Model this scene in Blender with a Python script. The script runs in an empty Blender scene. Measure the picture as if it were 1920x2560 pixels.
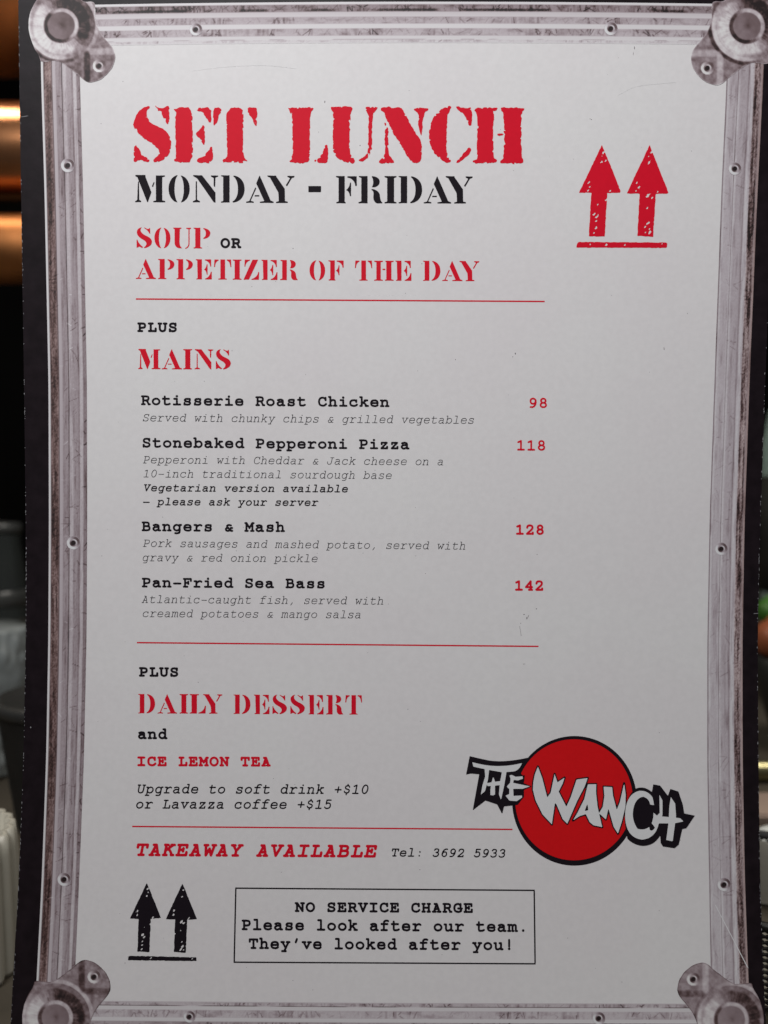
import bpy, bmesh, math, random
import numpy as np
from mathutils import Vector

random.seed(7)
rng = np.random.default_rng(11)
scene = bpy.context.scene
COL = scene.collection

# ------------------------------------------------------------------ camera
F = 1923.0                       # focal length of the phone camera, in units of its 1920 x 2560 frame
D0 = 0.2205                      # distance from the lens to the middle of the card
cam = bpy.data.cameras.new('camera')
cam.sensor_width = 36.0
cam.lens = 36.0 * F / 2560.0
cam.clip_start = 0.01
cam.clip_end = 50.0
cam.dof.use_dof = True
cam.dof.focus_distance = 0.2175
cam.dof.aperture_fstop = 8.0
cam_ob = bpy.data.objects.new('camera', cam)
COL.objects.link(cam_ob)
cam_ob.location = (0, 0, 0)
cam_ob.rotation_euler = (math.radians(90), 0, 0)
scene.camera = cam_ob

# ------------------------------------------------------------------ light
world = bpy.data.worlds.new('World')
scene.world = world
world.use_nodes = True
bg = world.node_tree.nodes['Background']
bg.inputs[0].default_value = (0.90, 0.93, 1.0, 1)
bg.inputs[1].default_value = 0.065


def area(name, loc, target, sx, sy, power, col):
    l = bpy.data.lights.new(name, 'AREA')
    l.shape = 'RECTANGLE'
    l.size, l.size_y = sx, sy
    l.energy = power
    l.color = col
    o = bpy.data.objects.new(name, l)
    COL.objects.link(o)
    o.location = loc
    d = Vector(target) - Vector(loc)
    o.rotation_euler = d.to_track_quat('-Z', 'Y').to_euler()
    return o


area('window_light', (-0.14, -0.17, 0.36), (0.25, 0.22, 0.08), 0.35, 0.20, 3.15, (0.975, 0.99, 1.0))
area('background_light', (-0.45, 0.40, 0.72), (-0.25, 0.46, 0.15), 0.40, 0.09, 3.6, (1.0, 0.90, 0.76))
area('background_light', (0.42, 0.36, 0.66), (0.24, 0.40, -0.05), 0.35, 0.12, 3.8, (1.0, 0.95, 0.88))  # unseen lamp, added to brighten the objects behind the card's right edge

scene.view_settings.view_transform = 'Standard'
scene.view_settings.look = 'None'
scene.view_settings.gamma = 1
scene.view_settings.exposure = 0.0
scene.view_settings.use_curve_mapping = False


# ------------------------------------------------------------------ helpers
def nm(name):
    m = bpy.data.materials.new(name)
    m.use_nodes = True
    return m, m.node_tree.nodes, m.node_tree.links, m.node_tree.nodes['Principled BSDF']


def ink_mat(name, col, rough=0.55, var=0.10, scale=900.0):
    m, N, L, B = nm(name)
    tc = N.new('ShaderNodeTexCoord')
    no = N.new('ShaderNodeTexNoise')
    no.inputs['Scale'].default_value = scale
    no.inputs['Detail'].default_value = 3
    L.new(tc.outputs['Object'], no.inputs['Vector'])
    mx = N.new('ShaderNodeMix')
    mx.data_type = 'RGBA'
    mx.inputs[6].default_value = (*[c * (1 - var) for c in col], 1)
    mx.inputs[7].default_value = (*[min(1, c * (1 + var)) for c in col], 1)
    L.new(no.outputs['Fac'], mx.inputs[0])
    L.new(mx.outputs[2], B.inputs['Base Color'])
    B.inputs['Roughness'].default_value = rough
    B.inputs['Specular IOR Level'].default_value = 0.08
    return m


def paper_mat():
    m, N, L, B = nm('white_card_stock')
    tc = N.new('ShaderNodeTexCoord')
    n1 = N.new('ShaderNodeTexNoise')
    n1.inputs['Scale'].default_value = 22
    n1.inputs['Detail'].default_value = 4
    n2 = N.new('ShaderNodeTexNoise')
    n2.inputs['Scale'].default_value = 650
    n2.inputs['Detail'].default_value = 3
    for n in (n1, n2):
        L.new(tc.outputs['Object'], n.inputs['Vector'])
    r = N.new('ShaderNodeValToRGB')
    r.color_ramp.elements[0].position = 0.3
    r.color_ramp.elements[0].color = (0.690, 0.650, 0.655, 1)
    r.color_ramp.elements[1].position = 0.7
    r.color_ramp.elements[1].color = (0.700, 0.676, 0.672, 1)
    L.new(n1.outputs['Fac'], r.inputs[0])
    mx = N.new('ShaderNodeMix')
    mx.data_type = 'RGBA'
    mx.blend_type = 'MULTIPLY'
    mx.inputs[0].default_value = 1
    r2 = N.new('ShaderNodeValToRGB')
    r2.color_ramp.elements[0].position = 0.3
    r2.color_ramp.elements[0].color = (0.975, 0.975, 0.975, 1)
    r2.color_ramp.elements[1].position = 0.7
    r2.color_ramp.elements[1].color = (1.02, 1.02, 1.02, 1)
    L.new(n2.outputs['Fac'], r2.inputs[0])
    L.new(r.outputs[0], mx.inputs[6])
    L.new(r2.outputs[0], mx.inputs[7])
    L.new(mx.outputs[2], B.inputs['Base Color'])
    bp = N.new('ShaderNodeBump')
    bp.inputs['Strength'].default_value = 0.07
    bp.inputs['Distance'].default_value = 0.0002
    L.new(n2.outputs['Fac'], bp.inputs['Height'])
    L.new(bp.outputs[0], B.inputs['Normal'])
    B.inputs['Roughness'].default_value = 0.62
    B.inputs['Specular IOR Level'].default_value = 0.25
    return m


def tone_mat():
    m, N, L, B = nm('printed_metal_picture')   # the flat printed picture of a flight-case edge
    at = N.new('ShaderNodeAttribute')
    at.attribute_name = 'print_tone'
    L.new(at.outputs['Color'], B.inputs['Base Color'])
    B.inputs['Roughness'].default_value = 0.58
    B.inputs['Specular IOR Level'].default_value = 0.3
    return m


def simple(name, col, rough=0.5, metal=0.0, var=0.15, scale=40.0, bump=0.0, aniso=None, spec=0.4):
    m, N, L, B = nm(name)
    tc = N.new('ShaderNodeTexCoord')
    mp = N.new('ShaderNodeMapping')
    if aniso:
        mp.inputs['Scale'].default_value = aniso
    L.new(tc.outputs['Object'], mp.inputs['Vector'])
    no = N.new('ShaderNodeTexNoise')
    no.inputs['Scale'].default_value = scale
    no.inputs['Detail'].default_value = 5
    L.new(mp.outputs[0], no.inputs['Vector'])
    r = N.new('ShaderNodeValToRGB')
    r.color_ramp.elements[0].position = 0.3
    r.color_ramp.elements[0].color = (*[c * (1 - var) for c in col], 1)
    r.color_ramp.elements[1].position = 0.7
    r.color_ramp.elements[1].color = (*[min(1, c * (1 + var)) for c in col], 1)
    L.new(no.outputs['Fac'], r.inputs[0])
    L.new(r.outputs[0], B.inputs['Base Color'])
    B.inputs['Roughness'].default_value = rough
    B.inputs['Metallic'].default_value = metal
    B.inputs['Specular IOR Level'].default_value = spec
    if bump:
        b = N.new('ShaderNodeBump')
        b.inputs['Strength'].default_value = bump
        b.inputs['Distance'].default_value = 0.001
        L.new(no.outputs['Fac'], b.inputs['Height'])
        L.new(b.outputs[0], B.inputs['Normal'])
    return m


def glass(name, col, rough=0.05, trans=0.9):
    m, N, L, B = nm(name)
    tc = N.new('ShaderNodeTexCoord')
    no = N.new('ShaderNodeTexNoise')
    no.inputs['Scale'].default_value = 30
    L.new(tc.outputs['Object'], no.inputs['Vector'])
    r = N.new('ShaderNodeMapRange')
    r.inputs[3].default_value = rough
    r.inputs[4].default_value = rough + 0.12
    L.new(no.outputs['Fac'], r.inputs[0])
    L.new(r.outputs[0], B.inputs['Roughness'])
    B.inputs['Base Color'].default_value = (*col, 1)
    B.inputs['Transmission Weight'].default_value = trans
    B.inputs['IOR'].default_value = 1.45
    return m


M = dict(
    paper=paper_mat(), tone=tone_mat(),
    black=ink_mat('black_ink', (0.011, 0.0075, 0.011), 0.6),
    grey=ink_mat('grey_ink', (0.040, 0.036, 0.042), 0.6),
    red=ink_mat('red_ink', (0.64, 0.007, 0.024), 0.5, 0.06),
    deepred=ink_mat('logo_red_ink', (0.63, 0.008, 0.011), 0.5, 0.06),
    white=ink_mat('white_print', (0.68, 0.67, 0.675), 0.6, 0.03),
    wear=ink_mat('bare_paper_core', (0.27, 0.26, 0.27), 0.8, 0.4),
    border=simple('black_printed_border', (0.0115, 0.0075, 0.0095), 0.40, 0, 0.25, 300, 0.04, None, 0.12),
    speck=ink_mat('dirt_speck', (0.16, 0.14, 0.15), 0.8, 0.4),
)


def link(name, me, mat, parent=None):
    me.materials.append(mat)
    o = bpy.data.objects.new(name, me)
    COL.objects.link(o)
    if parent:
        o.parent = parent
    return o


def mesh_obj(name, verts, faces, mat, parent=None, smooth=False):
    me = bpy.data.meshes.new(name)
    me.from_pydata([tuple(map(float, v)) for v in verts], [], faces)
    me.update()
    if smooth:
        for p in me.polygons:
            p.use_smooth = True
    return link(name, me, mat, parent)


def empty(name, loc, label, cat, group=None):
    o = bpy.data.objects.new(name, None)
    COL.objects.link(o)
    o.empty_display_size = 0.02
    o.location = loc
    o['label'] = label
    o['category'] = cat
    if group:
        o['group'] = group
    return o


def noise2(x, y, seed=0):
    x = np.asarray(x, float); y = np.asarray(y, float)
    xi = np.floor(x).astype(np.int64); yi = np.floor(y).astype(np.int64)
    fx = x - xi; fy = y - yi
    fx = fx * fx * (3 - 2 * fx); fy = fy * fy * (3 - 2 * fy)

    def h(a, b):
        n = (a * 374761393 + b * 668265263 + seed * 974634777) & 0xFFFFFFFF
        n = ((n ^ (n >> 13)) * 1274126177) & 0xFFFFFFFF
        return ((n ^ (n >> 16)) & 0xFFFF) / 65535.0
    return ((h(xi, yi) * (1 - fx) + h(xi + 1, yi) * fx) * (1 - fy)
            + (h(xi, yi + 1) * (1 - fx) + h(xi + 1, yi + 1) * fx) * fy)


def fbm(x, y, seed=0, o=3):
    s = 0; a = 0.5; t = 0
    for k in range(o):
        s = s + a * noise2(np.asarray(x) * 2 ** k, np.asarray(y) * 2 ** k, seed + k)
        t += a; a *= 0.5
    return s / t


def sst(a, b, x):
    t = np.clip((x - a) / (b - a), 0, 1)
    return t * t * (3 - 2 * t)


# ------------------------------------------------------------------ the bent card
# The card bows away from the lens about a third above its foot.  Sheet coordinates (u right, v down) are
# counted in the print's own dots; sheet() gives the point of the bent sheet, in metres.
def depth(v):
    v = np.asarray(v, float)
    k = np.where(v < 1540, 3.95e-5, 5.7e-5)
    return D0 * 1733.0 / (1733.0 + k * (v - 1540) ** 2)


def sheet(u, v, lift=0.0):
    u = np.asarray(u, float); v = np.asarray(v, float)
    d = depth(v)
    return np.stack([(u - 960) / F * d, d - lift, (1280 - v) / F * d], -1)


EDGE_V = [-45, 0, 180, 480, 960, 1300, 1600, 1900, 2200, 2450, 2560, 2660]
EDGE_L = [45, 45.5, 48, 52.5, 60, 64, 64.5, 58, 46.5, 32.5, 26.5, 20]
EDGE_R = [1957, 1954, 1944, 1931, 1913, 1901.5, 1894, 1896, 1900.5, 1909, 1915, 1921]
IN_L = [99, 100, 102.5, 111.5, 121.5, 122.5, 121, 115.5, 104.5, 91.5, 86, 80]      # outer edge of the printed frame
IN_R = [1913, 1912, 1909, 1893.5, 1873.5, 1861.5, 1856, 1856.5, 1862, 1871, 1876, 1882]


def smooth_interp(v, xs, ys):
    v = np.asarray(v, float)
    return (np.interp(v - 60, xs, ys) + 2 * np.interp(v, xs, ys) + np.interp(v + 60, xs, ys)) / 4


def edge_l(v): return smooth_interp(v, EDGE_V, EDGE_L)
def edge_r(v): return smooth_interp(v, EDGE_V, EDGE_R)
def in_l(v): return smooth_interp(v, EDGE_V, IN_L)
def in_r(v): return smooth_interp(v, EDGE_V, IN_R)


V_TOP, V_BOT = -38.0, 2642.0


def grid_faces(nu, nv):
    return [(j * nu + i, j * nu + i + 1, (j + 1) * nu + i + 1, (j + 1) * nu + i)
            for j in range(nv - 1) for i in range(nu - 1)]


card_foot = sheet(960, V_BOT)
card = empty('menu_card', tuple(float(c) for c in card_foot),
             'black-bordered white lunch menu card standing upright, red and black printing inside a printed metal frame', 'menu')


def part(name, verts, faces, mat, tones=None, parent=None, smooth=False):
    """one printed or solid part of the card"""
    base = card_foot
    o = mesh_obj(name, np.asarray(verts) - base, faces, mat, parent or card, smooth)
    if tones is not None:
        at = o.data.attributes.new('print_tone', 'FLOAT_COLOR', 'POINT')
        c = np.ones((len(verts), 4))
        c[:, :3] = tones
        at.data.foreach_set('color', c.astype(np.float32).ravel())
    return o


# solid board
def build_board():
    nv, nu = 120, 24
    vs = np.linspace(V_TOP, V_BOT, nv)
    verts = []
    for lift in (0.0, -0.0016):
        for v in vs:
            jag = 0.5 * (noise2(v / 6, 0, 3) - .5)
            l, r = float(edge_l(v)) + jag, float(edge_r(v)) + jag
            verts.extend(sheet(np.linspace(l, r, nu), np.full(nu, v), lift))
    f = [tuple(reversed(q)) for q in grid_faces(nu, nv)]
    o = nu * nv
    f += [tuple(i + o for i in q) for q in grid_faces(nu, nv)]
    for j in range(nv - 1):
        a, b = j * nu, (j + 1) * nu
        f.append((a, b, b + o, a + o))
        a, b = a + nu - 1, b + nu - 1
        f.append((b, a, a + o, b + o))
    for i in range(nu - 1):
        f.append((i + 1, i, i + o, i + 1 + o))
        a = (nv - 1) * nu + i
        f.append((a, a + 1, a + 1 + o, a + o))
    part('black_board', verts, f, M['border'])


build_board()

# the white field inside the frame
TOP_OUT, TOP_IN, BOT_IN = 8.0, 112.0, 2505.0


def build_field():
    nv, nu = 130, 40
    vs = np.linspace(80, 2580, nv)
    verts = []
    for v in vs:
        verts.extend(sheet(np.linspace(float(in_l(v)) + 40, float(in_r(v)) - 40, nu), np.full(nu, v), 0.00004))
    part('white_field', verts, [tuple(reversed(q)) for q in grid_faces(nu, nv)], M['paper'])


build_field()


# ------------------------------------------------------------------ printed flight-case frame (flat picture)
RAMP_X = [0.0, 0.18, 0.36, 0.52, 0.68, 0.84, 1.0]
RAMP_C = np.array([[30, 21, 22], [80, 61, 61], [128, 111, 115], [161, 147, 152], [188, 177, 182], [213, 207, 210], [226, 225, 226]]) / 255.0


def tone_rgb(t, warm=0.0):
    t = np.clip(t, 0, 1)
    s = np.stack([np.interp(t, RAMP_X, RAMP_C[:, k]) for k in range(3)], -1)
    s = s * (1 + np.stack([0.06 * warm, -0.03 * warm, -0.10 * warm], -1)) if np.ndim(warm) else s
    s = np.clip(s, 0, 1)
    lin = np.where(s <= 0.04045, s / 12.92, ((s + 0.055) / 1.055) ** 2.4)
    return lin * 0.92


def marks(s, c, n, smin, smax, cmin, cmax, seed, wid=1.2, straight=False, lmin=4, lmax=26):
    """dark scratches of the printed picture: darkness per point"""
    r = np.random.default_rng(seed)
    out = np.zeros_like(s)
    for _ in range(n):
        s0 = r.uniform(smin, smax); c0 = r.uniform(cmin, cmax)
        a = r.uniform(-1.2, 1.2) + (math.pi / 2 if not straight else 0)
        ln = r.uniform(lmin, lmax)
        dx, dy = math.cos(a), math.sin(a)
        m = (np.abs(s - s0) < ln + 4)
        ps, pc = s[m] - s0, c[m] - c0
        t = np.clip(ps * dx + pc * dy, -ln / 2, ln / 2)
        d = np.hypot(ps - t * dx, pc - t * dy)
        w = wid * r.uniform(0.6, 1.3)
        out[m] = np.maximum(out[m], np.clip(1.4 - d / w, 0, 1) * r.uniform(0.3, 1.0))
    return out


def lines(c, items):
    """thin lines along a strip: (position, width, amount)"""
    o = np.zeros_like(c)
    for p, w, a in items:
        o = o + a * np.clip(1.3 - np.abs(c - p) / w, 0, 1)
    return o


def side_strip(left):
    v0, v1 = 60, 2570
    nv, nc = 1140, 48
    vs = np.linspace(v0, v1, nv)
    W = 97.0 if left else 88.0
    cs = np.linspace(0, 1, nc)
    V = np.repeat(vs[:, None], nc, 1)
    C = np.repeat(cs[None, :], nv, 0)
    if left:
        wl = W * np.interp(vs, [100, 960, 1560, 2200, 2500], [1.0, 0.99, 0.985, 0.965, 0.99])
        U = in_l(vs)[:, None] + C * wl[:, None]
    else:
        wl = W * np.interp(vs, [100, 960, 1560, 2200, 2500], [1.05, 1.0, 1.0, 1.02, 1.08])
        U = in_r(vs)[:, None] - C * wl[:, None]
    X = C * W
    n = fbm(V / 60, X / 4, 5 if left else 25, 4)
    fine = noise2(V / 3.1, X / 1.6, 8 if left else 28)
    blot = fbm(V / 110, X / 60, 14 if left else 34, 3)
    if left:
        t = np.interp(C, [0, .012, .055, .07, .25, .275, .30, .36, .38, .53, .56, .63, .65, .79, .82, .89, .915, 1],
                      [.80, .97, .90, .26, .30, .58, .69, .67, .55, .53, .71, .73, .57, .54, .73, .75, .44, .47])
        dirt = sst(.06, .08, C) * (1 - sst(.24, .28, C))
        t = t - dirt * (0.34 * (n - .40) * 1.7 + 0.26 * (fine - .5)) + dirt * 0.30 * (blot - .42)
        mid = sst(.36, .38, C)
        t = t - mid * 0.55 * np.clip(n - .50, 0, 1) - mid * 0.10 * (fine - .5) - mid * 0.16 * np.clip(blot - .5, 0, 1)
        t = t - lines(X, [(26.3, 1.0, .42), (52.2, 1.0, .46), (77.5, 1.0, .44), (5.8, .8, .25)])
        t = t - 0.34 * marks(V, X, 60, v0, v1, 62, 76, 3, .8) - 0.30 * marks(V, X, 34, v0, v1, 38, 50, 4, .8) \
            - 0.40 * marks(V, X, 60, v0, v1, 89, 97, 6, 1.2, False, 4, 14) - 0.16 * marks(V, X, 90, v0, v1, 8, 24, 7, 1.1)
        t = t + 0.25 * marks(V, X, 60, v0, v1, 6, 72, 9, .9, False, 5, 14)
        warm = dirt * 0.7 + 0.05
        mild = np.interp(V, [100, 900, 2000, 2560], [0.02, 0.0, 0.0, 0.05])
        t = t + mild
    else:
        # C = 0 at the outer (dirty) edge
        t = np.interp(C, [0, .03, .07, .22, .25, .33, .37, .41, .45, .60, .63, .69, .73, .90, .94, 1],
                      [.45, .58, .52, .48, .74, .82, .66, .64, .66, .66, .78, .80, .70, .72, .82, .62])
        dirt = sst(.05, .08, C) * (1 - sst(.22, .26, C))
        t = t - dirt * (0.46 * np.clip(n - .36, 0, 1) * 2.6 + 0.36 * (fine - .5) + .02) + dirt * 0.42 * (blot - .5)
        t = t - (1 - dirt) * (0.60 * np.clip(n - .52, 0, 1) + 0.08 * (fine - .5) + 0.14 * np.clip(blot - .5, 0, 1))
        t = t - lines(X, [(34.5, 1.0, .32), (59.5, 1.0, .32), (86, 1.0, .30)])
        t = t - 0.24 * marks(V, X, 60, v0, v1, 38, 52, 13, .9) - 0.22 * marks(V, X, 45, v0, v1, 63, 78, 14, .9) \
            - 0.26 * marks(V, X, 150, v0, v1, 5, 21, 17, 1.1, False, 3, 12)
        warm = dirt * 0.45 + (C < .06) * 0.6 + 0.0
        t = t + np.interp(V, [100, 1400, 1700, 2560], [-.02, 0.02, 0.05, 0.06])
    verts = sheet(U, V, 0.00007).reshape(-1, 3)
    q = grid_faces(nc, nv)
    if left:
        q = [tuple(reversed(f)) for f in q]
    part('printed_side_rail', verts, q, M['tone'], tone_rgb(t, warm).reshape(-1, 3))


side_strip(True)
side_strip(False)


def cross_strip(top):
    nu, nc = 810, 56
    us = np.linspace(225, 1800, nu) if top else np.linspace(215, 1765, nu)
    W = 103.0 if top else 100.0
    C = np.repeat(np.linspace(0, 1, nc)[:, None], nu, 1)
    U = np.repeat(us[None, :], nc, 0)
    X = C * W
    if top:
        bow = 7.5 + 5.5 * ((us - 1080) / 720) ** 2 - 3.0
        V = bow[None, :] + X
    else:
        base = np.interp(us, [225, 900, 1730], [2501, 2506, 2508.5])
        V = base[None, :] + X
    n = fbm(U / 26, X / 9, 41 if top else 51, 4)
    streak = fbm(U / 5, X / 30, 44 if top else 54, 2)
    fine = noise2(U / 1.8, X / 1.8, 48 if top else 58)
    y = X
    if top:
        t = np.interp(y, [0, 1, 5, 7, 24, 26, 36, 38, 54, 56, 65, 67, 84, 86, 94, 96, 101, 103],
                      [.80, .96, .92, .46, .50, .77, .82, .63, .68, .88, .90, .66, .70, .86, .88, .82, .86, .9])
        bands = [(7, 24, .50, 230), (38, 54, .36, 120), (67, 84, .42, 150), (95, 101, .26, 60)]
    else:
        t = np.interp(y, [0, 2, 10, 12, 20, 22, 40, 42, 49, 51, 70, 72, 100],
                      [.86, .72, .74, .86, .88, .74, .76, .88, .88, .62, .62, .8, .6])
        bands = [(3, 11, .50, 90), (22, 40, .34, 130), (51, 70, .46, 160)]
    for i, (a, b, am, k) in enumerate(bands):
        msk = sst(a - 1, a + 1, y) * (1 - sst(b - 1, b + 1, y))
        act = np.clip((fbm(U / 55, 0 * U + i * 7, 60 + i + 10 * top, 2) - .42) * 4, 0, 1)
        dk = marks(U, X, k, us[0], us[-1], a, b, 70 + i + 10 * top, 1.1, False, 6, b - a + 6)
        t = t - msk * (am * 1.25 * dk * (0.35 + 0.65 * act) + 0.9 * am * act * np.clip(streak - .40, 0, 1) * 1.6
                       + 0.55 * np.clip(n - .5, 0, 1) + .09 * (fine - .5))
    if top:
        t = t - 0.46 * sst(16, 18, y) * (1 - sst(22, 24, y)) * np.clip((fbm(U / 70, 0 * U, 91, 2) - .45) * 6, 0, 1) * np.clip(.4 + fine, 0, 1)
        t = t - 0.30 * lines(y, [(93.5, .8, .8)]) * np.clip((noise2(U / 30, 0 * U, 92) - .45) * 6, 0, 1)
    else:
        t = t - 0.55 * lines(y, [(11, .9, .9)]) * np.clip((noise2(U / 60, 0 * U, 93) - .30) * 4, 0, 1)
    verts = sheet(U, V, 0.00007).reshape(-1, 3)
    part('printed_top_rail' if top else 'printed_bottom_rail', verts, [tuple(reversed(f)) for f in grid_faces(nu, nc)],
         M['tone'], tone_rgb(t, 0.0 * t + 0.05).reshape(-1, 3))


cross_strip(True)
cross_strip(False)


# ------------------------------------------------------------------ marching squares: filled outlines of ink
def march(f, x0, y0, cell, nx, ny):
    """f: (ny, nx) signed values, inside < 0.  Returns 2D verts and faces, one layer without overlaps."""
    verts = []; faces = []; key = {}

    def corner(i, j):
        k = (i, j)
        if k not in key:
            key[k] = len(verts); verts.append((x0 + i * cell, y0 + j * cell))
        return key[k]

    def cut(i, j, i2, j2):
        k = (i, j, i2, j2)
        if k not in key:
            a, b = f[j, i], f[j2, i2]
            t = a / (a - b)
            key[k] = len(verts)
            verts.append((x0 + (i + (i2 - i) * t) * cell, y0 + (j + (j2 - j) * t) * cell))
        return key[k]
    ins = f < 0
    any_ = ins[:-1, :-1] | ins[1:, :-1] | ins[:-1, 1:] | ins[1:, 1:]
    for j, i in zip(*np.nonzero(any_)):
        i = int(i); j = int(j)
        cs = [(i, j), (i + 1, j), (i + 1, j + 1), (i, j + 1)]
        st = [bool(ins[c[1], c[0]]) for c in cs]
        if all(st):
            faces.append(tuple(corner(*c) for c in cs)); continue
        poly = []
        for k in range(4):
            a, b = cs[k], cs[(k + 1) % 4]
            if st[k]:
                poly.append(corner(*a))
            if st[k] != st[(k + 1) % 4]:
                p, q = (a, b) if a <= b else (b, a)
                poly.append(cut(*p, *q))
        if len(poly) >= 3:
            faces.append(tuple(poly))
    return np.array(verts).reshape(-1, 2), faces


def path(s):
    """outlines written like 'M x y L x y Q cx cy x y C ... Z' -> list of closed polylines"""
    tok = s.replace(',', ' ').split()
    polys = []; cur = []; i = 0; cmd = 'M'
    while i < len(tok):
        if tok[i] in 'MLQCZ':
            cmd = tok[i]; i += 1
            if cmd == 'Z':
                if cur: polys.append(cur)
                cur = []
                continue
            if cmd == 'M':
                if cur: polys.append(cur)
                cur = []
        if cmd in 'ML':
            cur.append((float(tok[i]), float(tok[i + 1]))); i += 2
            if cmd == 'M': cmd = 'L'
        elif cmd == 'Q':
            c = [float(t) for t in tok[i:i + 4]]; i += 4
            p0 = cur[-1]
            for k in range(1, 9):
                t = k / 8
                cur.append(((1 - t) ** 2 * p0[0] + 2 * t * (1 - t) * c[0] + t * t * c[2],
                            (1 - t) ** 2 * p0[1] + 2 * t * (1 - t) * c[1] + t * t * c[3]))
        elif cmd == 'C':
            c = [float(t) for t in tok[i:i + 6]]; i += 6
            p0 = cur[-1]
            for k in range(1, 11):
                t = k / 10; u = 1 - t
                cur.append(tuple(u ** 3 * p0[m] + 3 * u * u * t * c[m] + 3 * u * t * t * c[2 + m] + t ** 3 * c[4 + m] for m in (0, 1)))
    if cur: polys.append(cur)
    return [np.array(p) for p in polys]


def chaikin(p, n=1):
    for _ in range(n):
        q = np.roll(p, -1, 0)
        p = np.stack([.75 * p + .25 * q, .25 * p + .75 * q], 1).reshape(-1, 2)
    return p


def sd_poly(P, X, Y):
    d = np.full(X.shape, 1e9)
    inside = np.zeros(X.shape, bool)
    Q = np.roll(P, -1, 0)
    for (ax, ay), (bx, by) in zip(P, Q):
        ex, ey = bx - ax, by - ay
        l2 = ex * ex + ey * ey + 1e-12
        t = np.clip(((X - ax) * ex + (Y - ay) * ey) / l2, 0, 1)
        d = np.minimum(d, (X - ax - t * ex) ** 2 + (Y - ay - t * ey) ** 2)
        if ay != by:
            c = (ay > Y) != (by > Y)
            inside ^= c & (X < ex * (Y - ay) / (ey if ey else 1e-12) + ax)
    d = np.sqrt(d)
    return np.where(inside, -d, d)


def fill(polys, cell, pad=3, warp=None, holes=()):
    """union of outlines -> mesh pieces (2D verts, faces)"""
    allp = np.concatenate(polys)
    x0, y0 = allp.min(0) - pad; x1, y1 = allp.max(0) + pad
    nx = int((x1 - x0) / cell) + 2; ny = int((y1 - y0) / cell) + 2
    X, Y = np.meshgrid(x0 + np.arange(nx) * cell, y0 + np.arange(ny) * cell)
    f = np.full(X.shape, 1e9)
    for p in polys:
        f = np.minimum(f, sd_poly(p, X, Y))
    for h in holes:
        f = np.maximum(f, -sd_poly(h, X, Y))
    if warp is not None:
        f = warp(f, X, Y)
    f = np.where(f == 0, 1e-6, f)
    return march(f, x0, y0, cell, nx, ny)


class Ink:
    """collects pieces of one printed part"""
    def __init__(self): self.v = []; self.f = []; self.n = 0

    def add(self, v, f):
        self.v.append(np.asarray(v)); self.f.extend(tuple(i + self.n for i in q) for q in f); self.n += len(v)

    def build(self, name, mat, lift=0.00008, parent=None, label=None, tones=None):
        v = np.concatenate(self.v)
        o = part(name, sheet(v[:, 0], v[:, 1], lift), [tuple(reversed(q)) for q in self.f] if False else self.f, mat, tones, parent)
        if label: o['label'] = label
        return o


def crop(x0, y0, k):
    """points read off an enlargement: k enlargement, (x0, y0) its corner"""
    return lambda P: np.asarray(P) / k + np.array([x0, y0])


# ------------------------------------------------------------------ printed corner brackets
CORNER = np.array([(690, -40), (700, -5), (730, 20), (812, 12), (826, 60), (820, 180), (860, 272), (910, 340), (960, 395), (990, 440), (998, 490),
                   (985, 560), (940, 630), (870, 690), (790, 716), (740, 705), (680, 650), (600, 590), (540, 545), (480, 520), (350, 545),
                   (345, 490), (290, 405), (258, 310), (245, 215), (258, 115), (300, 25), (350, -40), (420, -80), (520, -95), (620, -80)], float)
CC = np.array([530.0, 222.0])


def rivet_tone(dx, dy, t, r=16.0):
    """adds a printed countersunk rivet to tone t (light falls from the lower left in the picture)"""
    d = np.hypot(dx, dy)
    a = (-dx * 0.8 + dy * 0.6) / np.maximum(d, 1e-3)
    ring = 0.54 + 0.46 * a
    t = np.where(d < r, t * sst(r - 1.5, r, d) + (1 - sst(r - 1.5, r, d)) * np.clip(ring + .16, .18, .98), t)
    inner = np.clip(0.52 - 0.35 * a, .1, .95)
    t = np.where(d < r * .62, t + (inner - t) * (1 - sst(r * .5, r * .62, d)), t)
    t = np.where(d < r * .45, t + (0.02 - t) * (1 - sst(r * .30, r * .42, d)), t)
    return t


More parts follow.
